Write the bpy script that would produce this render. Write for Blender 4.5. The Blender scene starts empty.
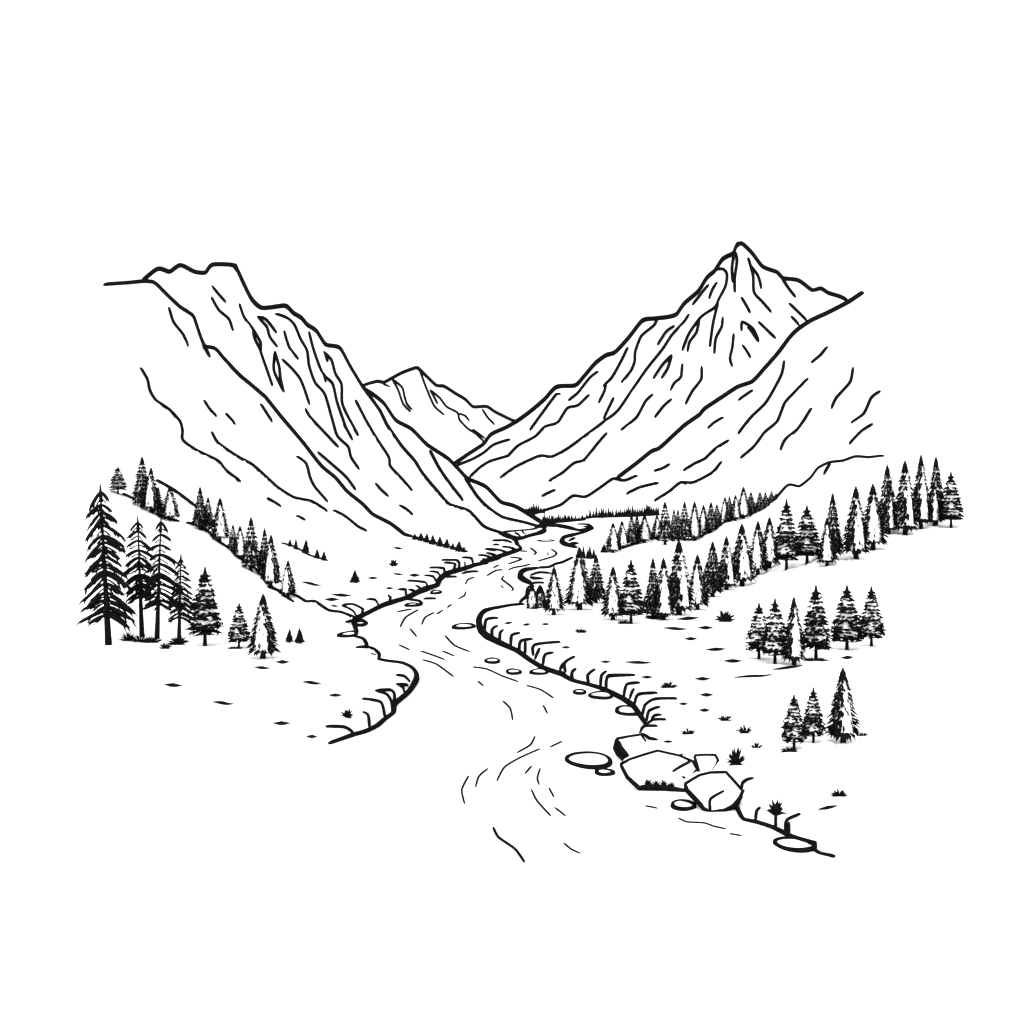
import bpy, math, random
import numpy as np
from mathutils import Vector, noise
from mathutils.bvhtree import BVHTree
R = random.Random(11)
scn = bpy.context.scene
COL = scn.collection

# ------------------------------------------------------------------ camera
F, H, YH, CX = 1200.0, 20.0, 496.0, 512.0       # focal length in pixels, eye height, horizon row
cam = bpy.data.cameras.new('camera'); cam_o = bpy.data.objects.new('camera', cam); COL.objects.link(cam_o)
cam_o.location = (0, 0, H); cam_o.rotation_euler = (math.radians(90), 0, 0)
cam.sensor_width = 36; cam.lens = 36 * F / 1024; cam.shift_y = (YH - 512) / 1024
cam.clip_start = 1; cam.clip_end = 60000
scn.camera = cam_o

# ------------------------------------------------------------------ light
world = bpy.data.worlds.new('World'); scn.world = world; world.use_nodes = True
nt = world.node_tree; nt.nodes.clear()
out = nt.nodes.new('ShaderNodeOutputWorld'); bg = nt.nodes.new('ShaderNodeBackground')
hs = nt.nodes.new('ShaderNodeHueSaturation'); sky = nt.nodes.new('ShaderNodeTexSky')
sky.sky_type = 'NISHITA'; sky.sun_disc = False; sky.sun_elevation = math.radians(42); sky.sun_rotation = math.radians(185)
sky.dust_density = 4; sky.air_density = 1
hs.inputs['Saturation'].default_value = 0.0
gain = nt.nodes.new('ShaderNodeMix'); gain.data_type = 'RGBA'; gain.blend_type = 'MULTIPLY'; gain.inputs[0].default_value = 1; gain.inputs[7].default_value = (.1, .1, .1, 1)
veil = nt.nodes.new('ShaderNodeMix'); veil.data_type = 'RGBA'; veil.inputs[0].default_value = .88; veil.inputs[7].default_value = (1, 1, 1, 1)   # closed white cloud over the sky
bg.inputs['Strength'].default_value = 1.0
nt.links.new(sky.outputs[0], hs.inputs['Color']); nt.links.new(hs.outputs[0], gain.inputs[6]); nt.links.new(gain.outputs[2], veil.inputs[6]); nt.links.new(veil.outputs[2], bg.inputs['Color']); nt.links.new(bg.outputs[0], out.inputs['Surface'])
sun = bpy.data.lights.new('sun', 'SUN'); sun.energy = 2.0; sun.angle = math.radians(12); sun.color = (1, .99, .97)
sun_o = bpy.data.objects.new('sun', sun); COL.objects.link(sun_o)
sd = Vector((-math.sin(math.radians(5)) * math.cos(math.radians(42)), -math.cos(math.radians(5)) * math.cos(math.radians(42)), math.sin(math.radians(42))))
sun_o.rotation_euler = sd.to_track_quat('Z', 'Y').to_euler(); sun_o.location = (0, 0, 400)
vs = scn.view_settings; vs.view_transform = 'Standard'; vs.look = 'None'; vs.gamma = 1; vs.exposure = 0.68

# ------------------------------------------------------------------ materials
def mat(name, lo, hi, scale, rough=1.0, spec=0.0):
    m = bpy.data.materials.new(name); m.use_nodes = True
    t = m.node_tree; b = t.nodes['Principled BSDF']
    b.inputs['Roughness'].default_value = rough; b.inputs['Specular IOR Level'].default_value = spec
    n = t.nodes.new('ShaderNodeTexNoise'); n.inputs['Scale'].default_value = scale; n.inputs['Detail'].default_value = 4
    r = t.nodes.new('ShaderNodeValToRGB')
    r.color_ramp.elements[0].position = .35; r.color_ramp.elements[1].position = .65
    r.color_ramp.elements[0].color = (*lo, 1); r.color_ramp.elements[1].color = (*hi, 1)
    c = t.nodes.new('ShaderNodeTexCoord')
    t.links.new(c.outputs['Object'], n.inputs['Vector']); t.links.new(n.outputs['Fac'], r.inputs['Fac']); t.links.new(r.outputs['Color'], b.inputs['Base Color'])
    return m
SNOW = mat('snow', (.92, .92, .92), (.95, .95, .95), .05)
WATER = mat('frozen_river', (.92, .92, .92), (.95, .95, .95), .2)
STONE = mat('white_stone', (.86, .86, .86), (.9, .9, .9), 2)
INK = mat('ink', (.0036, .0036, .0036), (.006, .006, .006), 1.5)
NEEDLE = mat('needles', (.0036, .0036, .0036), (.007, .007, .007), 6)
BARK = mat('bark', (.0036, .0036, .0036), (.007, .007, .007), 9)

# ------------------------------------------------------------------ helpers
def tag(o, label=None, cat=None, group=None, kind=None):
    if label: o['label'] = label
    if cat: o['category'] = cat
    if group: o['group'] = group
    if kind: o['kind'] = kind
    return o
def empty(name, loc):
    o = bpy.data.objects.new(name, None); COL.objects.link(o); o.location = loc; o.empty_display_size = .5; return o
class MB:
    def __init__(s): s.v = []; s.f = []; s.mi = []
    def tube(s, pts, rad, sides=6, mi=0):
        pts = [Vector(p) for p in pts]; n = len(pts)
        if n < 2: return
        b = len(s.v); up = None
        for i, p in enumerate(pts):
            t = (pts[min(i + 1, n - 1)] - pts[max(i - 1, 0)])
            if t.length < 1e-9: t = Vector((0, 0, 1))
            t.normalize()
            if up is None: up = Vector((0, 0, 1)) if abs(t.z) < .9 else Vector((0, 1, 0))
            u = up - t * up.dot(t)
            if u.length < 1e-6: u = Vector((1, 0, 0)) - t * t.x
            u.normalize(); w = t.cross(u); up = u
            for k in range(sides):
                a = 2 * math.pi * k / sides
                s.v.append(p + (u * math.cos(a) + w * math.sin(a)) * rad[i])
        for i in range(n - 1):
            for k in range(sides):
                q = (k + 1) % sides
                s.f.append((b + i * sides + k, b + i * sides + q, b + (i + 1) * sides + q, b + (i + 1) * sides + k)); s.mi.append(mi)
        s.f.append(tuple(b + k for k in reversed(range(sides)))); s.mi.append(mi)
        s.f.append(tuple(b + (n - 1) * sides + k for k in range(sides))); s.mi.append(mi)
    def blade(s, a, m, e, r, mi=0, ra=.35):
        s.tube([a, m, e], [r * ra, r, r * .12], 4, mi)
    def build(s, name, mats, parent=None, smooth=True):
        me = bpy.data.meshes.new(name); me.from_pydata([tuple(p) for p in s.v], [], s.f)
        for m in (mats if isinstance(mats, (list, tuple)) else [mats]): me.materials.append(m)
        me.polygons.foreach_set('material_index', s.mi)
        if smooth: me.polygons.foreach_set('use_smooth', [True] * len(s.f))
        me.update()
        o = bpy.data.objects.new(name, me); COL.objects.link(o); o.parent = parent
        return o

def at(px, py, D):
    return Vector(((px - CX) * D / F, D, H - (py - YH) * D / F))
TILES = dict(a=(80,240,5.12), b=(240,240,5.12), c=(340,350,5.12), d=(500,300,5.12), e=(640,230,5.12), f=(780,270,5.12), g=(120,360,5.12),
    h=(280,400,5.12), i=(70,450,5.12), j=(200,500,5.12), k=(300,580,5.12), l=(440,480,5.12), m=(600,460,5.12), n=(780,440,5.12), o=(680,580,5.12),
    p=(440,640,4.265), q=(560,660,5.12), r=(680,700,5.12), s=(140,600,5.12), t=(640,540,5.12), u=(660,380,7.314), v=(480,490,8.533),
    w=(580,480,8.533), x=(70,470,8.533), y=(600,540,8.533), z=(740,580,8.533), A=(760,380,7.314), B=(380,530,8.533), S=(0,0,1))
def P(txt):
    """'a 12,34 50,60 b 1,2': survey points noted sheet by sheet -> bearings"""
    res = []; t = None
    for w in txt.split():
        if w in TILES: t = TILES[w]; continue
        x, y = w.split(','); res.append((t[0] + float(x) / t[2], t[1] + float(y) / t[2]))
    return res
def smooth_line(pts, step=2.0, tension=.5):
    if len(pts) == 1: return pts
    out_ = []; n = len(pts)
    for i in range(n - 1):
        p0, p1, p2, p3 = pts[max(i - 1, 0)], pts[i], pts[i + 1], pts[min(i + 2, n - 1)]
        L = math.hypot(p2[0] - p1[0], p2[1] - p1[1]); k = max(1, int(L / step))
        for j in range(k):
            t = j / k; t2 = t * t; t3 = t2 * t; q = []
            for c in (0, 1):
                m1 = tension * (p2[c] - p0[c]) * .75; m2 = tension * (p3[c] - p1[c]) * .75
                q.append((2 * t3 - 3 * t2 + 1) * p1[c] + (t3 - 2 * t2 + t) * m1 + (-2 * t3 + 3 * t2) * p2[c] + (t3 - t2) * m2)
            out_.append(tuple(q))
    out_.append(pts[-1]); return out_
def mono(pts):
    o = [pts[0]]
    for p in pts[1:]:
        if p[0] > o[-1][0] + .6: o.append(p)
    return o
def interp(x, tab): return float(np.interp(x, [t[0] for t in tab], [t[1] for t in tab]))

# ------------------------------------------------------------------ terrain
RIVER_PX = P('S -420,1100 -200,905 100,805 250,762 328,744 k 260,800 330,780 390,750 430,715 475,680 480,640 540,590 565,560 592,520 597,490 570,455 520,430 450,420 400,410 '
    '380,360 340,345 325,310 290,295 260,260 275,205 330,180 B 0,660 120,620 220,590 300,550 400,510 480,480 500,430 560,385 700,345 800,310 900,290 1010,250 '
    'v 80,600 180,570 300,530 350,505 320,480 300,430 400,405 500,380 555,350 560,325 700,325 790,345 880,355 965,335 880,375 790,400 720,420 695,450 740,480 830,500 820,560 780,590 640,640 500,672 420,690 350,720 343,750 '
    '380,785 440,805 440,820 410,850 400,910 l 430,640 340,650 230,680 205,730 215,775 250,810 320,845 400,880 470,930 540,970 640,1005 690,1024 q 0,70 70,110 150,130 230,155 330,205 385,245 430,310 445,335 400,385 '
    '310,440 405,560 640,600 770,690 905,700 940,815 r 480,655 570,700 690,745 795,805 S 900,880 1100,985 1250,1100')
RIVER = [((x - CX) * (F * H / (y - YH)) / F, F * H / (y - YH)) for x, y in RIVER_PX]
BANK = 1.6
def river_sd(X, Y):
    """signed distance to the river's edge, negative in the water"""
    P_ = np.array(RIVER); n = len(P_); best = np.full(X.shape, 1e12); inside = np.zeros(X.shape, bool)
    for i in range(n):
        ax, ay = P_[i]; bx, by = P_[(i + 1) % n]; dx, dy = bx - ax, by - ay
        t = np.clip(((X - ax) * dx + (Y - ay) * dy) / (dx * dx + dy * dy + 1e-12), 0, 1)
        best = np.minimum(best, (X - ax - t * dx) ** 2 + (Y - ay - t * dy) ** 2)
        if ay != by:
            inside ^= ((ay > Y) != (by > Y)) & (X < (bx - ax) * (Y - ay) / (by - ay) + ax)
    d = np.sqrt(best); return np.where(inside, -d, d)
def valley():
    ys = list(np.arange(1110, 560, -1.5)) + list(np.arange(560, 501, -.6)) + [500.5, 500, 499.4, 498.6, 497.8, 497.2]
    D = np.array([8., 14, 20] + [F * (H - BANK) / (y - YH) for y in ys])
    xs = np.concatenate([np.linspace(-9000, -400, 30), np.arange(-380, 1400, 3.0), np.linspace(1410, 10000, 30)])
    DD, XX = np.meshgrid(D, xs, indexing='ij'); X = (XX - CX) * DD / F; Y = DD
    s = river_sd(X, Y)
    bw = 2.2
    Z = np.interp(s, [-3, -.35, 0, bw * .35, bw * .75, bw], [-1.2, -.1, .18, 1.05, 1.5, BANK])
    Z = Z + np.where(s > bw, .12 * np.sin(X * .11) * np.sin(Y * .07 + 1), 0) * np.clip((s - bw) / 8, 0, 1)
    nr, nc = X.shape
    v = np.stack([X, Y, Z], -1).reshape(-1, 3)
    idx = np.arange(nr * nc).reshape(nr, nc)
    q = np.stack([idx[:-1, :-1], idx[:-1, 1:], idx[1:, 1:], idx[1:, :-1]], -1).reshape(-1, 4)
    me = bpy.data.meshes.new('valley_floor')
    me.vertices.add(len(v)); me.vertices.foreach_set('co', v.ravel())
    me.loops.add(q.size); me.loops.foreach_set('vertex_index', q.ravel())
    me.polygons.add(len(q)); me.polygons.foreach_set('loop_start', np.arange(0, q.size, 4)); me.polygons.foreach_set('loop_total', np.full(len(q), 4))
    me.update(calc_edges=True); me.validate(); me.materials.append(SNOW)
    me.polygons.foreach_set('use_smooth', [True] * len(q))
    o = bpy.data.objects.new('valley_floor', me); COL.objects.link(o); return o
valley_floor = tag(valley(), 'wide white valley meadow on both banks of the winding river', 'meadow', kind='structure')

import bmesh
bm = bmesh.new(); vv = [bm.verts.new((x, y, 0)) for x, y in RIVER]
ed = [bm.edges.new((vv[i], vv[(i + 1) % len(vv)])) for i in range(len(vv))]
bmesh.ops.triangle_fill(bm, edges=ed, use_beauty=True)
for f_ in bm.faces:
    if f_.normal.z < 0: f_.normal_flip()
me = bpy.data.meshes.new('river'); bm.to_mesh(me); bm.free(); me.materials.append(WATER)
river = bpy.data.objects.new('river', me); COL.objects.link(river)
tag(river, 'winding white river with thin dark ripple lines on its surface', 'river', kind='structure')

def landform(name, crest, depth, foot, label, power=1.25, amp=.012, rows=26):
    """a ridge: crest line at its distances, a face down to its foot, and a back slope behind"""
    cl = smooth_line(crest, 3.0); v = []; f = []
    for (x, y) in cl:
        D = interp(x, depth); C = at(x, y, D)
        fx = interp(x, [(t[0], t[1]) for t in foot]); fD = interp(x, [(t[0], t[2]) for t in foot])
        Ft = Vector(((fx - CX) * fD / F, fD, -2.0)); hgt = max(C.z + 2, 1)
        for r in range(rows):
            u = r / (rows - 1); p = Ft.lerp(C, u); p.z = Ft.z + (C.z - Ft.z) * u ** power
            k = math.sin(math.pi * u) * hgt * amp
            q = p * (14.0 / max(hgt, 12))
            p.z += k * noise.noise(Vector((q.x, q.y * .3, q.z * .2))) * 2
            v.append(p)
        away = Vector((C.x, C.y, 0)).normalized()
        for r in range(1, 5):
            u = r / 4; p = C + away * (u * (1.3 * hgt + 25)); p.z = C.z - (C.z + 4) * u ** .9; v.append(p)
    m = rows + 4
    for i in range(len(cl) - 1):
        for r in range(m - 1):
            a = i * m + r; f.append((a, a + m, a + m + 1, a + 1))
    mb = MB(); mb.v = v; mb.f = f; mb.mi = [0] * len(f)
    o = mb.build(name, SNOW); return tag(o, label, 'mountain' if 'hill' not in name else 'hill', kind='structure')

A_CR = P('S -160,310 40,292 a 125,233 250,224 320,217 375,220 400,240 450,290 510,345 570,385 585,415 610,490 637,547 690,560 730,605 810,690 870,740 940,800 g 740,190 820,290 930,420 1024,540 '
         'h 280,400 340,470 420,535 475,590 570,640 640,695 680,705 720,712 960,780')
B_CR = P('S 60,330 120,300 a 320,212 400,150 460,165 515,132 585,165 645,170 680,130 785,132 800,150 870,295 930,350 1024,342 b 235,340 270,375 310,400 340,435 385,465 435,537 500,550 520,575 560,650 625,755 '
         'c 160,225 220,275 280,360 360,405 440,485 545,555 600,610 650,660 740,700 820,780 900,805 1024,880 v 530,300')
C_CR = P('S 300,420 340,400 c 115,185 190,163 225,168 260,150 320,118 390,93 410,105 490,182 530,187 590,225 640,255 680,293 750,292 790,318 880,362 910,367 S 540,440 580,470')
D_CR = P('S 410,485 c 585,585 660,535 735,485 775,435 850,400 910,365 d 90,620 160,570 230,510 290,448 385,440 430,395 490,325 545,285 590,270 660,195 730,108 790,98 860,90 905,75 945,20 '
         'e 300,315 345,245 385,210 425,150 480,120 500,75 520,72 570,120 625,190 700,220 730,250 810,262 880,312 925,303 960,325 1024,345 f 250,122 345,160 S 870,312 930,350')
E_CR = P('S 490,523 525,517 l 540,158 620,130 680,85 745,90 810,50 880,0 d 435,1010 530,945 575,920 600,915 700,840 775,780 820,760 940,650 1024,590 e 330,920 420,860 500,808 575,780 640,710 710,630 770,550 '
         'f 95,305 160,262 240,225 350,168 425,118 S 900,270 1000,225 1200,190')
F_CR = P('S 530,578 550,570 575,561 590,557 m 10,475 60,470 200,425 300,402 480,410 540,380 590,355 640,320 750,290 A 0,950 120,870 210,775 290,785 375,720 430,650 510,610 610,597 700,567 800,572 905,560 S 960,452 1100,448 1300,445')
G_CR = P('S -300,440 -60,455 60,472 108,487 i 270,225 350,265 420,300 470,340 560,368 640,385 700,415 760,470 820,510 860,550 930,595 990,650 1020,692 j 400,466 490,490 545,525 590,525 660,570 720,580 780,600')
A_CR, B_CR, C_CR, D_CR, E_CR, F_CR, G_CR = map(mono, (A_CR, B_CR, C_CR, D_CR, E_CR, F_CR, G_CR))
left_slope = landform('left_slope', A_CR, [(-160,1150),(105,1100),(230,950),(330,750),(410,600),(470,430)], [(-160,-400,330),(105,-60,335),(330,250,400),(410,380,560),(470,466,400)],
    'white slope in front of the jagged left mountain, long diagonal ridge line')
left_mountain = landform('left_mountain', B_CR, [(60,1500),(232,1500),(365,1250),(455,1000),(545,745)], [(60,60,1200),(145,150,1150),(365,400,650),(545,538,725)],
    'steep jagged mountain on the left with many dark gully lines')
far_mountain = landform('far_mountain', C_CR, [(300,3000),(600,3000)], [(300,300,2500),(600,600,2500)], 'small pointed peak far away between the two big mountains')
right_mountain = landform('right_mountain', D_CR, [(410,1480),(515,1600),(740,2000),(930,1900)], [(410,440,1300),(930,900,1300)], 'tall pointed mountain on the right with creased rocky faces')
right_slope = landform('right_slope', E_CR, [(490,905),(560,930),(620,980),(760,1100),(862,1200),(1200,1250)], [(490,485,880),(560,560,870),(760,900,620),(862,1100,560),(1200,1500,520)],
    'smooth white slope in front of the pointed right mountain')
right_hill = landform('right_hill', F_CR, [(530,300),(545,313),(605,393),(700,430),(883,450),(1300,450)], [(530,520,285),(560,560,262),(605,610,215),(700,700,160),(883,883,160),(1300,1300,160)],
    'low white hill on the right carrying two rows of spruces', power=1.0, amp=.008)
left_hill = landform('left_hill', G_CR, [(-300,240),(108,232),(180,226),(250,220),(296,212),(352,190)], [(-300,-300,140),(110,110,148),(250,245,160),(296,300,180),(352,350,186)],
    'low rounded white hill on the left edged by a descending row of spruces', power=1.0, amp=.03)

# ------------------------------------------------------------------ drawing dark lines onto the ground they belong to
TREES_ = {}
def bvh(o):
    if o.name not in TREES_:
        TREES_[o.name] = BVHTree.FromPolygons([v.co for v in o.data.vertices], [tuple(p.vertices) for p in o.data.polygons])
    return TREES_[o.name]
ORG = Vector((0, 0, H))
def hit(px, py, objs):
    d = at(px, py, 1.0) - ORG; d.normalize(); best = None
    for o in objs:
        h = bvh(o).ray_cast(ORG, d, 50000)
        if h[0] is not None and (best is None or h[3] < best[2]): best = (h[0], h[1], h[3])
    if best is None: return None
    n = best[1] if best[1].dot(d) < 0 else -best[1]
    return best[0], n
def stroke(name, parent, objs, pts, w=2.2, ws=None, taper=.55, lift=.6, crest=None, smooth=True, flat=False):
    """a raised dark line: follows the surfaces in objs, or the crest whose distances are given"""
    pl = smooth_line(pts, 2.2) if smooth else pts
    n = len(pl); P3 = []; rr = []; NN = []; last = None
    for i, (x, y) in enumerate(pl):
        t = i / max(n - 1, 1)
        k = w if ws is None else float(np.interp(t, np.linspace(0, 1, len(ws)), ws))
        if crest is not None: k = k * 1.14 + .25
        e = min(t, 1 - t) * n
        if e < 1.5: k *= taper + (1 - taper) * e / 1.5
        nr = None
        if crest is not None:
            p = at(x, y, interp(x, crest)); nr = ((ORG - p).normalized() + Vector((0, 0, .35)))
        else:
            h = hit(x, y, objs)
            if h is None:
                if last is None: continue
                p = at(x, y, last); nr = NN[-1]
            else: p, nr = h
        last = p.y; r = .5 * (k * 1.07 + .86) * p.y / F
        P3.append(p); rr.append(r); NN.append(nr)
    if len(P3) < 2: return None
    m = len(P3); rm = max(rr)
    for i in range(m):
        if crest is None and valley_floor not in objs and river not in objs: a_ = sum(NN, Vector()).normalized() * 1.5
        else: a_ = sum(NN[max(0, i - 6):i + 7], Vector()); a_.normalize()
        P3[i] = P3[i] + a_ * ((rm if flat else rr[i]) * lift)
    mb = MB(); mb.tube(P3, rr, 7)
    return mb.build(name, INK, parent)
def strokes(name, parent, objs, txt, w=2.2, **k):
    for ln in txt.strip().split(';'):
        if ln.strip(): stroke(name, parent, objs, P(ln), w, **k)

DA = [(-160,1150),(105,1100),(230,950),(330,750),(410,600),(470,430)]
stroke('ridge_line', left_slope, None, A_CR[2:-1][:-1], 3.6, crest=DA)
strokes('ridge_line', left_slope, [left_slope, left_mountain, valley_floor], 'h 570,640 600,662 640,695 680,705', 3.2)
strokes('ground_line', left_slope, [left_slope, left_mountain, valley_floor], 'h 680,705 720,712 800,737 960,780', 1.7)
strokes('ridge_spur', left_slope, [left_slope, left_mountain], 'a 612,495 637,550 665,603', 3.0)
strokes('crease', left_slope, [left_slope], '''a 452,350 475,425 525,490 550,548; g 103,45 138,105 150,160 180,210 250,260 305,320 317,370 318,415 390,468 500,522 540,570 615,627;
 g 427,210 450,250 490,293; g 540,278 587,333; g 717,230 775,320; g 467,373 500,430 600,500 680,545 790,645 h 0,463 70,505 160,525 240,575;
 h 82,293 130,330 150,400 175,450 240,525; h 272,570 330,600 400,655 442,675; h 493,693 540,708; h 82,598 127,620; g 752,712 822,755''', 2.3)
strokes('ridge_spur', left_slope, [left_slope], 'i 440,160 520,205 570,240 640,293', 2.6)
strokes('ground_line', left_slope, [left_slope, valley_floor], 'h 8,735 80,757 150,797 245,825', 1.5)

DB = [(60,1500),(232,1500),(365,1250),(455,1000),(545,745)]
stroke('ridge_line', left_mountain, None, B_CR[2:], 3.5, crest=DB)
strokes('ridge_spur', left_mountain, [left_mountain, valley_floor], '''b 625,755 c 200,310 240,390 310,490 380,570 420,635 500,730 560,795 660,830 740,910 820,940 890,965;
 c 640,660 700,750 750,805 830,860 950,890 1024,912; c 460,520 510,615 570,700 627,773''', 2.8)
strokes('crease', left_mountain, [left_mountain], '''a 678,240 710,280 748,322; a 675,297 712,362 765,410 785,467; a 817,332 840,400 885,460 925,530 925,575 950,650 985,750;
 a 885,460 893,510 925,575; a 910,398 955,410 1008,478; a 915,400 960,450 975,500 1012,550; b 183,383 240,403 280,440 310,510 345,575 355,650 385,735 435,795 h 270,110 295,190 350,245 365,300 405,358;
 b 228,470 255,555 300,613; b 355,475 380,570 425,690 475,740 500,840 545,970 h 330,130 372,208; b 425,685 433,727; b 430,577 445,627; b 430,577 470,620 490,690 522,745 525,840 560,920 607,1005;
 c 78,262 125,355 180,450 248,555 255,600 310,660 367,725; b 183,575 177,650 185,690 228,780; b 183,575 205,650 212,710 228,780; b 218,615 270,665 310,715 335,775 358,845;
 b 337,868 h 155,90 210,150 300,245; c 183,687 210,720 247,753; c 303,800 330,815 370,848; h 197,270 250,315 340,395 390,462''', 2.3)

stroke('ridge_line', far_mountain, None, C_CR[2:-2], 2.4, crest=[(0,3000),(900,3000)])
strokes('crease', far_mountain, [far_mountain], '''c 215,170 235,183 255,190; c 270,155 300,210 325,280 362,320; c 275,155 320,195 333,245 345,280 370,308; c 405,105 440,200 480,290 530,335; c 460,208 497,278;
 c 460,208 510,250 545,295 600,325 610,360 650,405 690,430 735,472; c 605,328 640,342 660,367; c 680,410 740,455; c 728,308 755,350 790,385''', 1.6)

DD_ = [(410,1480),(515,1600),(740,2000),(930,1900)]
stroke('ridge_line', right_mountain, None, D_CR[1:-2], 3.3, crest=DD_)
strokes('crease', right_mountain, [right_mountain], '''c 600,597 680,565 740,530 790,490 873,463; c 665,655 720,605 770,575 860,548 d 50,795 95,750 180,705 230,655 295,633 345,560 400,545 457,490;
 c 820,660 d 80,860 200,805 265,808 340,770 430,705 530,630 600,575 660,490 750,360 830,260 880,185 940,120 967,78; d 310,485 290,487 155,670; d 503,370 460,405 400,480 352,518;
 d 655,248 620,320 575,400 530,445; d 545,430 535,475 507,530; d 583,505 532,612; d 805,100 790,135 725,190 693,270 690,320 670,370 622,428; d 890,137 850,165 805,233; d 548,685 500,740 430,825 380,840 320,890 250,932;
 d 783,487 745,525 700,605 620,670; d 877,285 830,335 783,405; d 877,285 855,355 825,403; d 935,332 928,400 895,430 875,465; d 877,512 835,550 792,605; d 213,1010 283,977;
 e 385,205 430,207 447,235 440,290 405,360 385,400 310,455 250,540 218,620; e 400,380 375,480 358,600; e 305,465 290,530 255,580 245,625; e 353,285 272,387; e 395,272 372,310 355,355; e 480,125 470,200 475,270;
 e 495,120 502,160 490,250 490,320; e 550,147 575,240 580,325 620,370 668,425; e 560,185 600,240 617,302; e 515,348 560,428; e 425,450 420,500 390,560 382,635; e 483,535 478,600 465,660 477,703;
 e 517,520 520,475 575,510 605,575; e 548,500 575,535 600,572; e 603,473 640,510 692,558; e 520,592 563,657; e 725,250 760,305 795,348; e 762,380 850,467; e 773,447 812,490; e 317,703 315,770 270,830 235,895''', 2.3)

DE = [(490,905),(560,930),(620,980),(760,1100),(862,1200),(1200,1250)]
i0 = E_CR.index(P('d 600,915')[0]); i1 = E_CR.index(P('f 425,118')[0])
stroke('ridge_line', right_slope, None, E_CR[i0:i1 + 1], 3.8, crest=DE)
stroke('ridge_line', right_slope, None, E_CR[1:i0 + 1], 2.7, crest=DE)
strokes('crease', right_slope, [right_slope], '''d 580,920 640,930 680,915 705,903; e 740,675 725,750 650,885 u 670,280 575,400; e 862,765 800,830 745,890 705,985 u 770,390 690,495 590,580; A 380,213 285,360 190,440 153,517;
 f 375,505 360,580 290,660 265,712; f 513,625 468,660 430,740 365,788; f 475,793 420,830 357,895; f 243,398 210,440 162,480; u 678,82 575,155; u 465,280 400,320 352,360; u 510,447 410,510 330,585 265,615 175,670;
 u 453,605 385,685 250,757 150,760 75,820 m 280,215; d 870,845 830,870 790,880; d 815,942 720,965 650,998''', 2.4)

DF = [(530,300),(545,313),(605,393),(700,430),(883,450),(1300,450)]
j0 = F_CR.index(P('A 120,870')[0]); j1 = F_CR.index(P('A 905,560')[0])
stroke('ridge_line', right_hill, None, F_CR[j0:j1 + 1], 3.0, crest=DF)
stroke('ridge_line', right_hill, None, F_CR[4:j0 + 1], 1.8, crest=DF)
strokes('ridge_spur', right_hill, [right_hill], 'A 515,620 470,695', 2.4)
DG = [(-300,240),(108,232),(180,226),(250,220),(296,212),(352,190)]
stroke('ridge_line', left_hill, None, G_CR[4:9], 2.2, crest=DG)
g9 = G_CR.index(P('i 640,385')[0])
g10 = min(range(len(G_CR)), key=lambda q: abs(G_CR[q][0] - 296))
stroke('ridge_line', left_hill, None, [P('i 597,373')[0]] + G_CR[g9:g10 + 1], 2.4, crest=DG)
strokes('ridge_line', left_hill, [left_hill, valley_floor], 'j 490,490 545,525 590,525 660,570 720,580 780,602', 2.6)
strokes('ridge_spur', left_hill, [left_hill, valley_floor], 'j 345,447 400,470 440,500 480,525', 2.2)

# river banks -----------------------------------------------------------------
VR = [valley_floor, river, right_hill, left_hill]
VA = VR + [left_mountain, left_slope, right_slope]
BE = [('l 430,640 340,650 230,680 205,730 215,775 250,810 320,845 400,880 470,930 540,970 640,1005 q 0,70 70,110 150,130 230,155 330,205 385,245 430,310 445,335', [2.6,3,5.6,6.6,4.4,4,5,4,3.6,4.5,5,3.6]),
 ('q 445,335 425,350 410,375', [3,2.4]),
 ('v 545,312 700,317 790,335 850,352 965,330', [4.2,3.4,2.6,2.6]), ('v 965,330 930,302 830,297', [2,1.4]), ('v 880,318 960,322', [1.5,2]),
 ('v 965,335 880,370 790,395 720,420 702,448 740,475 830,495', [2.4,2.4,3.2,4.6,4.6,2.8]), ('v 790,580 700,625 640,640 580,668 500,672', [2.2,2.6,2.4,3.2]),
 ('v 500,672 420,690 360,715 350,748 385,780 440,802 460,830', [2.6,3.4,5.6,5.6,4.8,2.6]), ('v 440,820 410,850 400,915 350,955 335,985', [2.4,3,3,2.6]),
 ('v 475,325 520,325 560,318', [3,6,4]), ('v 165,378 260,412 330,428 400,402 500,378 548,352', [3,4,4.4,3,3.6,6]), ('v 190,368 300,355 440,343 500,325', [2.6,1.6,1.6,2]),
 ('v 200,395 290,432 318,480 350,503', [4,5,4,3]), ('v 350,505 300,530 180,570 80,600 0,628 B 900,290 800,310 700,345 560,385 500,430 480,480 400,510 300,550 220,590 120,620 0,660 k 330,180 275,205', [3.4,4.6,4.6,4,4,4,5,5,4.4,6,5,4.6,5,4,3.8,5]),
 ('j 770,595 790,612 k 300,207 340,225 315,240 280,237 290,265 285,285', [4,3.4,3,3.6,4]), ('k 232,218 300,205', [2,3]),
 ('k 280,293 325,310 340,345 285,350', [2.6,3.4,3.4,2.8]), ('k 340,345 380,360 405,385 400,410', [2.6,3,3]), ('k 365,380 385,385', [2,2]),
 ('k 400,410 450,420 520,430 570,455 592,490 587,520 565,560 540,588 480,640 475,680 430,715 390,750 330,780 260,800 145,840', [2.8,2.8,3,3.6,5.4,4.6,4.6,4.4,3.4,4,4.4,4.2,4.2,3.6,3.4])]
for txt, ws in BE: stroke('bank_edge', valley_floor, VA, P(txt), ws=ws, lift=.5)
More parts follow.
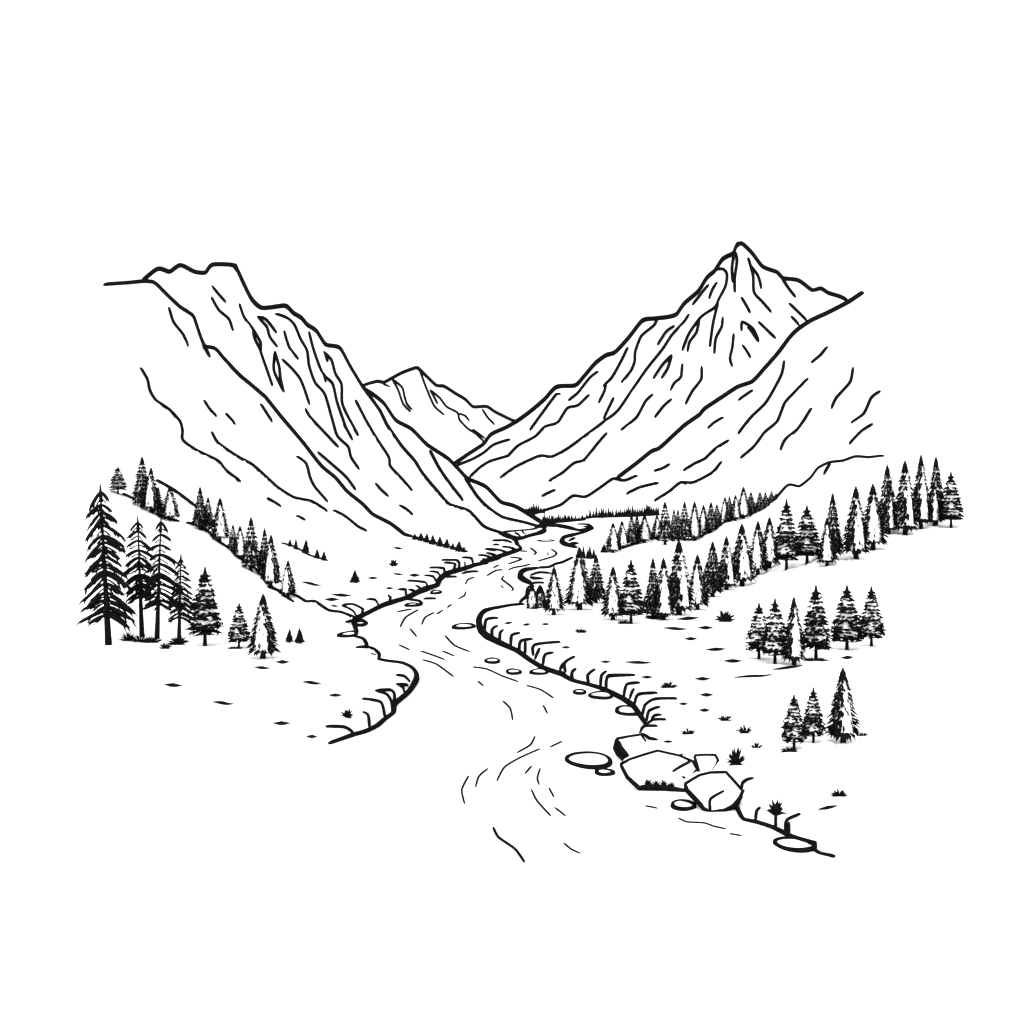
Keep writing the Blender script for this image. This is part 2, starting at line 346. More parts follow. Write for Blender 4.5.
BE2 = [('q 905,745 940,815 1010,832 r 480,655 570,700 640,722 700,738', [4,3.2,3.4,3.6,4.4,4,4]), ('r 680,765 720,790 795,805', [3.6,3.2,3.4]), ('r 660,740 690,738 690,760', [4,6,4]), ('q 905,735 945,668', [3,2.4])]
for txt, ws in BE2: stroke('bank_edge', valley_floor, VA, P(txt), ws=ws, lift=.5)
strokes('bank_crack', valley_floor, VA, '''l 300,712 240,720 232,790; l 300,750 270,770 272,830; l 325,770 310,790 310,835; l 412,787 370,800 365,850; l 475,818 415,830 410,880; l 440,830 440,890; l 615,835 485,850 480,900;
 l 512,865 490,920; l 583,887 540,900 530,950; l 690,908 640,940 645,985; l 632,940 615,980; l 700,968 680,985 680,1010; q 85,47 62,75 70,105; q 182,50 145,80 150,125; q 240,60 215,85 210,140;
 q 383,83 250,90 240,150; q 410,120 345,130 330,190; q 380,150 360,200; q 500,173 405,180 385,230; q 600,203 490,205 440,235 425,290; q 515,243 460,265 447,315; q 520,285 485,290 470,310; q 545,310 480,312 450,330;
 q 500,343 430,345 415,365; q 420,380 440,390 460,405 500,412; k 490,490 530,497 560,525; k 490,537 550,540; k 500,540 525,555 530,575; k 385,570 460,567 480,590 478,630; k 385,572 440,590 465,630 470,680;
 k 317,613 410,630 430,700; k 317,678 345,695 352,755; k 130,753 220,755 265,780 265,800; r 390,615 395,570 415,550; r 545,680 545,630 562,610 620,585; r 562,680 560,630; r 320,455 322,430 345,412 378,403''', 2.7)
strokes('bank_crack', valley_floor, VA, '''v 600,718 500,713 430,735; v 540,765 480,760 430,750; v 550,800 450,800; v 810,415 760,440; v 840,460 770,462; v 240,380 270,405; v 300,370 340,400; v 360,360 380,385;
 B 65,565 85,580 80,610; B 150,515 215,515 215,560; B 240,515 290,520; B 235,440 380,455 400,490; B 300,480 350,505; B 380,395 450,405 470,440; B 420,330 540,335 545,375; B 420,362 490,370 510,400;
 B 525,265 660,268 675,290 670,340; B 545,287 640,300 620,345; B 700,243 780,250 790,290; B 720,280 725,310; B 840,220 940,240 960,270; B 870,250 910,270; B 905,170 980,185; B 910,205 1000,230; B 960,98 1020,100;
 v 45,510 150,520 230,540; v 105,440 220,440 270,455; v 110,475 165,475; v 190,490 300,510; v 0,560 60,575 100,600; v 50,545 130,560; B 570,410 655,407; B 700,378 770,365 840,362; B 370,595 480,593;
 B 240,600 340,615 358,635 300,655 220,658; k 340,103 380,105 400,130; k 450,80 460,95 455,115; k 215,132 270,130 320,155 310,180; k 215,135 265,160 285,185''', 2.3)
RP = '''p 268,262 300,295 310,343; p 370,197 430,215 484,250; p 440,280 458,315; p 140,118 200,127 270,158 333,180; p 162,178 185,198; p 405,413 385,450 330,482; p 425,467 340,505 275,545 243,602; p 470,459 520,435;
 p 203,551 165,585 152,628; p 122,582 93,640 105,700; p 390,540 363,572; p 427,550 415,590 423,618; p 465,633 486,672; p 390,640 415,690 472,752; p 490,717 535,752; p 528,868 560,895 598,912; k 628,412 700,435 785,497;
 k 605,155 540,195 513,243; k 497,167 570,152; k 685,170 640,195 623,230; k 700,177 730,158; k 755,143 775,128; k 563,252 597,292; k 507,335 560,360; k 618,367 680,388 740,410; k 743,287 790,337 867,370; k 730,367 790,392;
 l 130,535 140,515 175,500; l 132,575 125,595 95,610; v 430,497 480,540 460,558; v 610,510 655,545 620,575 495,612; v 578,540 582,560; v 260,578 355,595 240,637; v 425,638 370,655 290,668 245,685; v 195,687 130,695 60,735;
 v 158,645 115,668; v 200,740 185,765 250,815 285,850 270,865; v 180,820 198,838; v 350,527 400,530; q 438,750 500,762; q 607,812 650,832 740,838 790,855 850,868; q 868,892 930,903'''
strokes('ripple', river, VR, RP, 1.35)
strokes('ripple', river, VR, 'p 227,802 250,845 320,895 360,950', 2.1)

# small dark marks on the meadow --------------------------------------------------
def mark(t, x, y, hw, w=1.9, dy=0, wav=0):
    x0, y0, s = TILES[t]; cx, cy, hw, dy = x0 + x / s, y0 + y / s, hw / s, dy / s
    pts = [(cx + hw * k, cy + dy * k + wav * math.sin(k * 3)) for k in (-1, -.5, 0, .5, 1)]
    stroke('ground_mark', valley_floor, VA, pts, ws=[.3, w * .6, w * 1.05, w * .6, .2], taper=.5, lift=.85, flat=True)
for a in [('s',170,445,45,3.2,3),('s',425,535,55,2.6,4,.5),('s',725,640,45,3.2),('s',875,703,27,2.6),('s',625,354,40,2.4,3),('s',730,326,35,3),('s',880,431,50,2.6,3,.4),('s',1000,495,35,2.6),
    ('j',570,435,52,2,8,.5),('j',725,495,50,2.6,3),('j',675,518,38,3),('j',688,547,18,1.4,3),('j',885,406,27,2),('j',970,458,20,1.9),('h',605,897,25,1.5,3),('B',295,400,48,2.8),('B',155,165,40,1.7,6),('g',925,814,24,1.8,12),
    ('l',350,738,20,1.9,-3),('l',443,746,20,1.9,-3),('l',540,744,20,1.8),('l',645,863,23,2),('l',848,937,26,2),('q',400,20,68,2.4,2),('q',445,95,30,2.4),('q',730,105,40,3),('q',750,187,34,3),('q',632,231,22,2.2),('q',740,265,28,2.8),('q',553,424,24,2),
    ('t',245,410,56,2.8,-4),('t',180,461,62,2.4,2,.3),('t',335,458,38,3),('t',260,514,32,2.8),('t',388,568,50,2.8,-2),('t',475,628,46,3),('t',755,660,76,2.2,-10),('t',580,703,97,2,-8,.4),('z',915,675,52,2.8,-3),('r',757,558,50,2.6,-10)]: mark(*a)
# long bank lips on the right bank
strokes('bank_crack', valley_floor, VA, 'l 1000,1003 865,1003 855,1024', 2.2)

# ------------------------------------------------------------------ trees
PROTO = {}
def trunk_mb(h0, r):
    mb = MB(); mb.tube([(0, 0, -.05), (0, 0, h0 * .5), (0, 0, h0), (0, 0, .75), (0, 0, .985)], [r * 1.25, r, r * .85, r * .4, r * .1], 7); return mb
def garland(mb, a0, a1, r, z, sag, th, rng):
    """a bough seen along the tier: runs round the crown from azimuth a0 to a1, sagging outward"""
    pts = []; rad = []
    for q in (0, .25, .5, .75, 1):
        a = a0 + (a1 - a0) * q; k = r * (1 + .10 * abs(q - .5) * 2); pts.append(Vector((math.cos(a) * k, math.sin(a) * k, z - sag * (2 * q - 1) ** 2 * rng.uniform(.7, 1.2)))); rad.append(th * (.35, 1, 1.15, .9, .25)[int(q * 4)])
    b = len(mb.v)
    for p, t in zip(pts, rad):
        d = Vector((p.x, p.y, 0)); d.normalize()
        mb.v += [p + d * .05, p + Vector((0, 0, t)), p - d * .05, p - Vector((0, 0, t))]
    for i in range(4):
        for k in range(4):
            q = (k + 1) % 4; mb.f.append((b + i * 4 + k, b + i * 4 + q, b + i * 4 + 4 + q, b + i * 4 + 4 + k)); mb.mi.append(0)
def snow_core(mb, rad, core, rings, n=14):
    b = len(mb.v)
    for z in rings:
        for k in range(n):
            a = 2 * math.pi * k / n; r = rad(z) * core; mb.v.append(Vector((math.cos(a) * r, math.sin(a) * r, z)))
    for i in range(len(rings) - 1):
        for k in range(n):
            q = (k + 1) % n; mb.f.append((b + i * n + k, b + i * n + q, b + (i + 1) * n + q, b + (i + 1) * n + k)); mb.mi.append(1)
    mb.f.append(tuple(b + k for k in reversed(range(n)))); mb.mi.append(1)
def crown_dense(rng, white=False, tiers=25):
    """crown radius 1 (scaled later), height 0..1: drooping needle sprays; a snow core shows on the open side"""
    mb = MB(); z0 = .09; off = rng.uniform(-.30, .30)
    rad = lambda z: max(.02, (1 - (z - z0) / (1 - z0))) ** .74 * (1 - .12 * max(0, 1 - (z - z0) / .12))
    snow_core(mb, rad, .60 if white else .62, [.12, .3, .5, .7, .86])
    for t in range(tiers):
        z = z0 + .02 + (.965 - z0) * (t + rng.uniform(-.3, .3)) / tiers
        rr = rad(z); na = max(7, int(7 + (15 if white else 12) * rr)); ph = rng.random() * 7
        for k in range(na):
            a = ph + 2 * math.pi * (k + rng.uniform(-.35, .35)) / na
            front = abs((a + off + math.pi / 2 + math.pi) % (2 * math.pi) - math.pi)     # 0 = the open, snowy side
            th = rng.uniform(.10, .15) * (.5 + .5 * rr); L = rng.uniform(.74, 1.26)
            if white and .13 < z < .84:
                lim = math.radians(8 + 34 * min(1, (.84 - z) / .34))
                if front < lim * rng.uniform(.65, 1.1):
                    if rng.random() > .16: continue
                    th *= .45; L *= .85
            ri = rr * .52 * rng.uniform(.9, 1.1); ro = rr * L + .03; dz = (.020 + .030 * rr) * rng.uniform(.5, 1.5)
            c, s = math.cos(a), math.sin(a)
            v0 = Vector((c * ri, s * ri, z + dz * .7)); v1 = Vector((c * (ri * .45 + ro * .55), s * (ri * .45 + ro * .55), z)); v2 = Vector((c * ro, s * ro, z - dz))
            spray(mb, v0, v1, v2, th, rng)
        if not white or z < .14 or z > .84:
            for k in range(int(2 + 3 * rr)):
                a = rng.random() * 6.283; w = rng.uniform(.25, .5); garland(mb, a - w, a + w, rr * rng.uniform(.68, .85), z + rng.uniform(-.01, .01), .012, .0065 * rng.uniform(.7, 1.3), rng)
    mb.tube([(0, 0, .84), (0, 0, .93), (0, 0, 1)], [.24, .15, .04], 5, 0)
    return mb
def spray(mb, a, m, e, r, rng):
    """flat tapering spray, r across and r/5 of a tree height-unit thick"""
    b = len(mb.v); d = (e - a); side = Vector((-d.y, d.x, 0))
    if side.length < 1e-6: side = Vector((1, 0, 0))
    side.normalize(); hz = Vector((0, 0, 1)) * .0082 * rng.uniform(.7, 1.4) * (r / .09)
    for p, k in ((a, .45), (m, 1.0)):
        mb.v += [p + side * r * k, p + hz * k, p - side * r * k, p - hz * k]
    mb.v.append(e)
    for k in range(4):
        q = (k + 1) % 4
        mb.f.append((b + k, b + q, b + 4 + q, b + 4 + k)); mb.mi.append(0)
        mb.f.append((b + 4 + k, b + 4 + q, b + 8)); mb.mi.append(0)
    mb.f.append((b + 3, b + 2, b + 1, b)); mb.mi.append(0)
def crown_tier(rng, tiers=13, z0=.17):
    """layered crown: boughs in tiers with snow showing between them"""
    mb = MB(); rad = lambda z: max(.03, (1 - (z - z0) / (1 - z0))) ** .72 * (1 - .2 * max(0, 1 - (z - z0) / .10))
    snow_core(mb, rad, .64, [z0 + .05, .3, .5, .68, .8])
    for t in range(tiers):
        u = (t + rng.uniform(-.15, .15)) / tiers; z = z0 + (.95 - z0) * u; rr = rad(z); top = u > .68
        for k in range(int(4 + 5 * rr)):
            a = rng.random() * 6.283; w = rng.uniform(.4, .95)
            garland(mb, a - w, a + w, rr * rng.uniform(.70, .98), z + rng.uniform(-.012, .012), (.012 + .022 * rr) * rng.uniform(.6, 1.4), (.0125 if not top else .014) * rng.uniform(.6, 1.3), rng)
        na = int(5 + 7 * rr); ph = rng.random() * 7
        for k in range(na):
            a = ph + 2 * math.pi * (k + rng.uniform(-.3, .3)) / na; c, s = math.cos(a), math.sin(a)
            ri = rr * rng.uniform(.2, .5); ro = rr * rng.uniform(.8, 1.25) + .02; dz = (.012 + .03 * rr) * rng.uniform(.4, 1.6); zz = z + rng.uniform(-.012, .012)
            spray(mb, Vector((c * ri, s * ri, zz + dz)), Vector((c * ro * .7, s * ro * .7, zz + dz * .1)), Vector((c * ro, s * ro, zz - dz * .5)), rng.uniform(.15, .22) * (.5 + .5 * rr), rng)
    for k in range(7):
        a = k * .9; spray(mb, Vector((0, 0, z0 + .05)), Vector((math.cos(a) * .3, math.sin(a) * .3, z0 + .03)), Vector((math.cos(a) * .75, math.sin(a) * .75, z0 - .03)), .13, rng)
    mb.tube([(0, 0, .80), (0, 0, .90), (0, 0, 1)], [.2, .13, .04], 5, 0)
    return mb
def crown_small(rng):
    mb = MB()
    for t in range(9):
        u = t / 9; z = .06 + .86 * u; rr = (1 - u) ** .8; n = 11; b = len(mb.v)
        for k in range(n):
            a = 2 * math.pi * (k + rng.uniform(-.3, .3)) / n; r = rr * (rng.uniform(.95, 1.3) if k % 2 else rng.uniform(.4, .6)); mb.v.append(Vector((math.cos(a) * r, math.sin(a) * r, z - .05 * rng.random() * (k % 2))))
        mb.v.append(Vector((0, 0, min(1, z + .17 + .1 * rr))))
        for k in range(n): mb.f.append((b + k, b + (k + 1) % n, b + n)); mb.mi.append(0)
        mb.f.append(tuple(b + k for k in reversed(range(n)))); mb.mi.append(0)
    mb.tube([(0, 0, -.08), (0, 0, .1)], [.18, .16], 5, 0)
    return mb
def place(px, py, objs):
    for k in range(24):
        h = hit(px, py + k * .5, objs)
        if h: return h[0] if k == 0 else h[0]
    return at(px, py, 300)
def variants(kind, n):
    r = random.Random(hash(kind) % 1000 if False else sum(map(ord, kind)))
    lst = []
    for i in range(n):
        if kind in ('W', 'D'):
            root = empty('spruce', (0, 0, -500)); trunk_mb(.12, .16).build('trunk', BARK, root)
            crown_dense(r, kind == 'W', r.choice((23, 25, 27))).build('crown', [NEEDLE, SNOW], root, smooth=False)
        elif kind == 'T':
            root = empty('spruce', (0, 0, -500)); trunk_mb(.2, .10).build('trunk', BARK, root)
            crown_tier(r, r.choice((12, 13, 14))).build('crown', [NEEDLE, SNOW], root, smooth=False)
        else:
            root = crown_small(r).build('small_conifer', NEEDLE, smooth=False)
        lst.append([root, False])
    return lst
def copy_tree(o, parent=None):
    c = o.copy(); COL.objects.link(c); c.parent = parent
    for ch in list(o.children): copy_tree(ch, c)
    return c
def tree(kind, x, base, top, hw, objs, label, group, rot=None):
    if kind not in PROTO: PROTO[kind] = variants(kind, {'W': 6, 'D': 5, 'T': 6, 'S': 4}[kind])
    ent = R.choice(PROTO[kind])
    if not ent[1]: o = ent[0]; ent[1] = True
    else: o = copy_tree(ent[0])
    p = place(x, base, objs); h = ((base - top) * 1.015) * p.y / F; w = hw * p.y / F * (1.0 if kind == 'S' else 1.17)
    o.location = p; o.scale = (w, w, h)
    o.rotation_euler = (0, 0, R.uniform(-.3, .3) if rot is None else rot)
    tag(o, label, 'tree', group)
    return o
ORD = 'first second third fourth fifth sixth seventh eighth ninth tenth eleventh twelfth thirteenth fourteenth fifteenth sixteenth seventeenth eighteenth'.split()
LOOK = {'W': 'white-fronted spruce', 'D': 'all-dark spruce', 'T': 'layered spruce', 'S': 'tiny dark conifer'}
def row(items, objs, where, group, same=False):
    items = sorted(items, key=lambda t: t[1]); cnt = {k: sum(1 for t in items if t[0] == k) for k in 'WDTS'}; seen = dict.fromkeys('WDTS', 0)
    for (k, x, base, top, hw) in items:
        if same: lab = f'{LOOK[k]} {where}'
        elif cnt[k] == 1: lab = f'the only {LOOK[k]} {where}'
        else: lab = f'{LOOK[k]}, {ORD[seen[k]]} such from left {where}'
        seen[k] += 1
        tree(k, x, base, top, hw, objs, lab, group)
GV = [left_hill, valley_floor]
row([('T',118,494,466.6,9),('D',142,507.5,457,10),('W',151,513,467.5,9),('D',158,516,487,7),('W',170,520.5,486,10),('D',200,530,487,8),('D',208,532,496.5,7),('W',220,543,498,10),('D',233,550,522,6),('W',240,555,522,8),
    ('D',251,571,517.5,10),('D',264.5,576,526,8),('W',271,588,535,10),('W',288,597,560.5,8.5)], [left_hill], 'down the crest of the left hill', 'spruces down the crest of the left hill')
FH = [right_hill]
row([('S',604,552,542,4.5),('W',613,553,523,8.5),('W',622,549,521,8),('D',631.5,546,515,7),('D',637,544,515,6),('W',644.5,543,515,9),('W',657,540,515,7),('D',665,545,501.7,8.5),('D',674,541,508.7,5),('D',678,541,509,5),
    ('D',684.6,541,501.7,7.5),('W',694.6,541,501.7,8.5),('W',703.5,536,505,7.5),('D',711,533,502,7),('D',717,529,504,5.5),('W',725,523,497,6.5),('D',729.5,522,496,5),('W',735.5,521,495,6.5),('W',743.5,519,487,8.5),('D',751,515,492,6.5),
    ('D',760,511.5,492,6),('D',765.5,508,492,4.5),('D',771.5,503,491,4.5),('S',776,500,492,3)], FH, 'in the upper row on the right hill', 'spruces in the upper row on the right hill')
row([('W',554,615,567,11),('W',579.6,610,548,15),('D',596,603,555,10),('W',613,620,567,12),('T',631,624,560,13),('D',653,619,558.6,10),('W',663.5,620,558.6,12),('W',679,615,541,15.5),('W',697.5,610,555,12),('D',712.7,597,542,11),
    ('W',707,597,562,8),('W',726.5,590,537,11),('W',742,586,524.5,14),('W',758,575,521.5,11),('W',769.5,568,517.6,11),('T',786.5,570,500,13),('T',807,564,506,14),('D',832.7,560,493.7,10),('W',827,566,518,9.5),('W',856,559,487,13.5),
    ('W',873,550,484.5,13.5),('D',887.4,532,465.4,11),('W',889.5,534,489,8),('W',905,535,461.5,13),('W',921,529,455.6,11),('D',936,525,457,10),('W',934,526,483,8),('T',951,528,472,11.5)], [right_hill, valley_floor], 'in the lower row across the right hill', 'spruces in the lower row across the right hill')
MV = [right_hill, valley_floor]
row([('T',759,659,603.4,13),('T',775,664,599,14),('W',794,665,597.6,12),('T',816,660,586,15),('T',847,650,586,15.5),('T',871.4,646.4,587,13)], MV, 'in the clump of six below the hill', 'spruces at the foot of the right hill')
row([('T',794,749,695,12.5),('T',813.4,743,688,11.5),('W',843,742.5,669,16)], MV, 'of the three in the right foreground meadow', 'three spruces in the right meadow')
row([('T',205,646,568,16.5),('T',239,648,603,10.5),('W',263,658.6,594.7,15)], GV, 'beside the tall firs on the left', 'young spruces beside the tall firs')
row([('S',289.5,642.5,628,5),('S',299.6,643.5,626.6,6)], GV, 'of the lone pair right of the left clump', 'pair of tiny conifers')
row([('S',290,547,538,3.2),('S',296,550,537,3.2),('S',306,554,538,5),('S',317,559,547.5,4),('S',324,561,550,4)], [left_slope, valley_floor], 'in the row on the left slope', 'five tiny conifers on the left slope')
row([('S',415,540,533,4.5),('S',421,541.5,531.5,4.5),('S',427,543,532,4.5),('S',433,545,533.5,5),('S',440,547,535,5),('S',447,548.5,537.6,5),('S',453,550,542,4),('S',459,552,540,5.5),('S',464,552.5,546,4)], [left_slope, left_mountain, valley_floor], 'in the row below the left mountain', 'tiny conifers at the foot of the left mountain')
tree('S', 355, 583, 569, 6.5, [left_slope, valley_floor], 'small dark conifer standing alone on the left meadow', None)
row([('S',578.5,558.5,546,3.1),('S',583.7,559,544,3.1),('S',588,559,548,3.1),('S',590,559.5,543,3.1),('S',594,559,547,3.1)], MV, 'in the tight bunch at the river bend beside the right hill', 'bunch of tiny conifers at the river bend', same=True)
EV = [right_slope, right_mountain, valley_floor]
far = []
for x, t in ((368,150),(382,165),(395,150),(410,155),(424,140),(440,130),(460,95),(480,108),(500,118),(520,140),(545,150)): far.append(('S', 480 + x / 8.533, 490 + (198 if x > 380 else 188) / 8.533, 490 + (t - 8) / 8.533, 2.3))
row(far, EV, 'in the little grove behind the left mountain foot', 'far grove at the end of the valley', same=True)
far = []
x = 538
while x < 895:
    q = (x - 538) / 357; far.append(('S', 480 + x / 8.533, 490 + (285 - 25 * q) / 8.533, 490 + (188 + 35 * q * q + R.uniform(-12, 24)) / 8.533, 1.9)); x += R.uniform(12, 19)
for x, t in ((20,300),(60,285),(85,240),(115,265),(140,230),(165,245),(185,230),(200,240),(222,250),(245,230),(262,262),(280,250),(310,240),(328,262),(345,245),(362,262),(380,240),(397,245),(412,205),(430,230),(450,205),(470,240),(490,235),(510,240),(530,225),(550,230),(570,195),(583,205),(597,205),(612,225),(630,230),(650,222),(668,230)):
    b = float(np.interp(x, [0, 100, 300, 450, 680], [340, 325, 318, 312, 300])); far.append(('S', 580 + x / 8.533, 480 + b / 8.533, 480 + (t - 12) / 8.533, 2.2))
row(far, EV, 'in the long far tree line across the valley end', 'far tree line across the valley end', same=True)
strokes('ground_line', valley_floor, EV, 'v 535,288 700,280 880,262 w 0,345 100,325 300,318 450,314 680,300; v 420,200 540,195', 1.7)

# tall drooping firs of the left foreground --------------------------------------
def arm(mb, o, tip, r, rng, twigs=2):
    o = Vector(o); tip = Vector(tip); m = o.lerp(tip, .5); L = (tip - o).length
    m.z += L * .035; m2 = o.lerp(tip, .8); m2.z -= L * .01
    mb.tube([o, o.lerp(m, .5) + Vector((0, 0, L * .02)), m, m2, tip], [r * .75, r * 1.0, r * 1.15, r * 1.05, r * .25], 6)
    for k in range(twigs):
        t = rng.uniform(.35, .85); p = o.lerp(tip, t); p.z += L * .06
        e = p + (tip - o) * rng.uniform(.18, .32) + Vector((rng.uniform(-.1, .1) * L, rng.uniform(-.12, .12) * L, -L * rng.uniform(.12, .3)))
        mb.blade(p, p.lerp(e, .45), e, r * .62)
def fir(x, base, top, lean, arms, rpx, label, seed, tw=1.3, twigs=2):
    """arms: (height of origin, reach left, drop left, reach right, drop right), in the tree's own picture units"""
    rng = random.Random(seed); p = place(x, base, GV); k = p.y / F; hp = base - top
    root = empty('tall_fir', p); tag(root, label, 'tree', 'tall firs in the left foreground')
    ax = lambda z: lean * (z / hp)
    mb = MB(); zs = [-3, hp * .15, hp * .35, hp * .6, hp * .85, hp * .99]
    mb.tube([(ax(z) * k, 0, z * k) for z in zs], [tw * q * k for q in (2.6, 2.2, 1.7, 1.1, .8, .25)], 8); mb.build('trunk', BARK, root)
    mb = MB(); arms = sorted(arms); extra = []
    for (p1, p2) in zip(arms, arms[1:]):                # shorter boughs between the main ones
        extra.append(tuple((p1[q] + p2[q]) / 2 * (1 if q == 0 else rng.uniform(.4, .8)) for q in range(5)))
    n_main = len(arms); arms += extra
    for ia, (y, l, dl, r_, dr) in enumerate(arms):
        z = base - y
        for sgn, q, d in ((-1, l, dl), (1, r_, dr)):
            if q <= 0: continue
            a = rng.uniform(-.28, .28); rr = rpx * (1 if ia < n_main else .5) * min(1, .55 + q / 40) * rng.uniform(.85, 1.15)
            arm(mb, (ax(z) * k, 0, z * k), ((ax(z) + sgn * q * math.cos(a)) * k, q * math.sin(a) * k, (z - d) * k), rr * k, rng, twigs)
        for s2 in (-1, 1):                              # limbs toward the front and the back
            if l + r_ > 26 and ia < n_main:
                q = (l + r_) * .5 * rng.uniform(.5, .75); a = rng.uniform(-.5, .5)
                arm(mb, (ax(z) * k, 0, (z - 2) * k), ((ax(z) + q * math.sin(a)) * k, s2 * q * math.cos(a) * k, (z - 2 - (dl + dr) * .35) * k), rpx * .5 * k, rng, 0)
    mb.tube([(ax(hp * q) * k, 0, hp * q * k) for q in (.87, .94, 1)], [rpx * 1.1 * k, rpx * .7 * k, .2 * k], 6)
    mb.build('crown', NEEDLE, root)
    return root
X = lambda t: [(470 + y / 8.533, l / 8.533, dl / 8.533, r / 8.533, dr / 8.533) for y, l, dl, r, dr in t]
fir(108.5, 645, 481, -8.5, X([(185,95,155,75,75),(295,125,110,100,60),(360,115,135,130,85),(430,140,175,60,40),(470,40,40,185,105),(555,140,110,60,30),(560,100,60,190,95),(615,150,155,200,80),(680,120,70,150,80),(740,155,150,140,70),(800,180,90,190,110),(860,120,80,170,90)])
    + [(574,22,16,28,14),(583,26,20,22,12),(592,18,14,30,18),(600,25,10,30,14),(606,15,10,32,14),(611,26,10,20,12),(615,18,8,25,12)], 1.95, 'tallest drooping fir with thick bare trunk at the far left', 3, 1.45, 4)
fir(142, 637, 514.5, -4.5, X([(445,65,75,45,50),(520,90,60,80,60),(600,110,55,110,80),(685,120,50,130,60),(745,130,80,110,80),(810,150,90,120,40),(890,130,75,130,50),(970,140,90,140,50)])
    + [(592,14,9,15,5),(577,14,8,16,8),(585,15,11,12,8),(596,13,8,10,4)], 1.75, 'middle one of the three tall firs, straight with open chevron branches', 5, 1.1, 3)
fir(157, 639, 517, 4, X([(440,45,70,60,90),(550,80,60,90,50),(640,110,50,110,45),(720,100,50,150,80),(800,120,80,170,90),(880,110,80,180,110)])
    + [(577,15,10,24,12),(584,16,12,28,12),(592,14,9,24,16),(600,15,6,22,8),(604,16,5,14,6)], 1.75, 'right one of the three tall firs, leaning right behind a smaller spruce', 7, 1.1, 3)
fir(179, 640, 551.5, 2, [(559,3,4,3,4),(564,6,5,6,4),(570,7,6,9,5),(576,7,5,10,5),(582,9,7,12,6),(588,10,6,13,7),(593,11,6,14,6),(598,12,8,16,7),(603,13,6,17,7),(608,12,6,16,6),(613,11,6,14,6),(617,12,5,12,6)], 1.5, 'shorter shaggy fir just right of the three tall firs', 9, .9, 3)
# rounded bushes at the river's near bend
def round_bush(x, base, top, hw, white, label, seed):
    rng = random.Random(seed); p = place(x, base, MV); k = p.y / F; root = empty('rounded_bush', p); tag(root, label, 'bush', 'rounded bushes by the river bend')
    hh = (base - top) * k; w = hw * k; mb = MB()
    mb.tube([(0, 0, -.4), (0, 0, hh * .3)], [.14, .09], 6); mb.build('stem', BARK, root)
    mb = MB(); mb.tube([(0, 0, .05 * hh), (0, 0, .3 * hh), (0, 0, .6 * hh), (0, 0, .85 * hh)], [w * .4, w * .62, w * .55, w * .15], 12, 1)
    for i in range(520):
        a = rng.random() * 6.283; u = rng.random() ** .8; front = abs((a + math.pi / 2 + math.pi) % (2 * math.pi) - math.pi)
        if white and front < .9 and .12 < u < .85 and rng.random() > .2: continue
        rr = w * math.sqrt(max(.02, 1 - (u * 1.05 - .15) ** 2 / .85)) * rng.uniform(.85, 1.08); c, s = math.cos(a), math.sin(a)
        z = u * hh; e = Vector((c * rr, s * rr, z - .04 * hh)); b = Vector((c * rr * .45, s * rr * .45, z + .05 * hh)); mb.blade(b, b.lerp(e, .6), e, (.075 if white else .085) * w)
    mb.build('foliage', [NEEDLE, SNOW], root)
round_bush(532, 609, 587, 6.5, True, 'rounded pale-fronted bush at the river bend, left of a dark bush', 4)
round_bush(540, 608, 586, 6.5, False, 'rounded dark bush at the river bend, right of a pale bush', 6)

# ------------------------------------------------------------------ tufts and low shrubs
def tuft(x, base, top, hw, label, seed, n=11, name='grass_tuft', cat='tuft', group='dark tufts on the meadow', stem=0, rw=.075, objs=None):
    rng = random.Random(seed); p = place(x, base, objs or VA); k = p.y / F; h = (base - top) * k * 1.1; w = hw * k * 1.2
    root = None
    mb = MB()
    z0 = stem * h
    for i in range(n):
        th = math.radians(-82 + 164 * (i + .5) / n + rng.uniform(-6, 6)); L = rng.uniform(.78, 1.08); sn, cs = math.sin(th), math.cos(th); yy = rng.uniform(-.7, .7)
        e = Vector((sn * w * L, yy * w * .6, z0 + (h - z0) * max(.10, cs) * L)); m = Vector((sn * w * .52, yy * w * .3, z0 + (h - z0) * (.08 + .52 * cs) * L))
        mb.blade(Vector((sn * w * .12, 0, z0)), m, e, rw * w * rng.uniform(.9, 1.3), ra=.6)
    if stem:
        root = empty(name, p); mb.build('leaves', NEEDLE, root); s = MB(); s.tube([(0, 0, -.1), (0, 0, z0 + .1 * h)], [.17 * w, .15 * w], 6); s.build('stem', BARK, root)
    else:
        mb.tube([(-w * .6, 0, 0), (-w * .2, 0, h * .06), (w * .25, 0, h * .06), (w * .6, 0, 0)], [h * .03, h * .09, h * .09, h * .03], 6)
        root = mb.build(name, NEEDLE); root.location = p
    return tag(root, label, cat, group)
tuft(725, 622, 609.5, 9.5, 'upright pointed tuft on the slope between the lower row and the clump of six', 1, 13, rw=.11)
tuft(580.6, 633, 627.5, 7, 'small low tuft on the meadow below the left end of the lower row', 2, 11)
tuft(668.4, 688, 681.5, 9.5, 'wide low tuft right of the bank hatching, above the boulders', 3, 13)
tuft(688, 734.5, 728, 8, 'low tuft on the bank just above the big boulders', 4, 11)
tuft(725.3, 721, 714, 8, 'topmost small tuft in the string of four above the boulders', 5, 11)
tuft(744.5, 733.5, 725, 8.5, 'second dark tuft in the string, right of the topmost one', 6, 12)
tuft(756.6, 748, 741.5, 7, 'smallest thin tuft in the string, nearest the three right spruces', 7, 11)
tuft(736, 765, 746.5, 9.5, 'tall bristly tuft behind the nearest boulder', 8, 17, rw=.09)
tuft(839, 796.5, 788.5, 9.5, 'lone wide tuft at the far right of the near meadow', 9, 13)
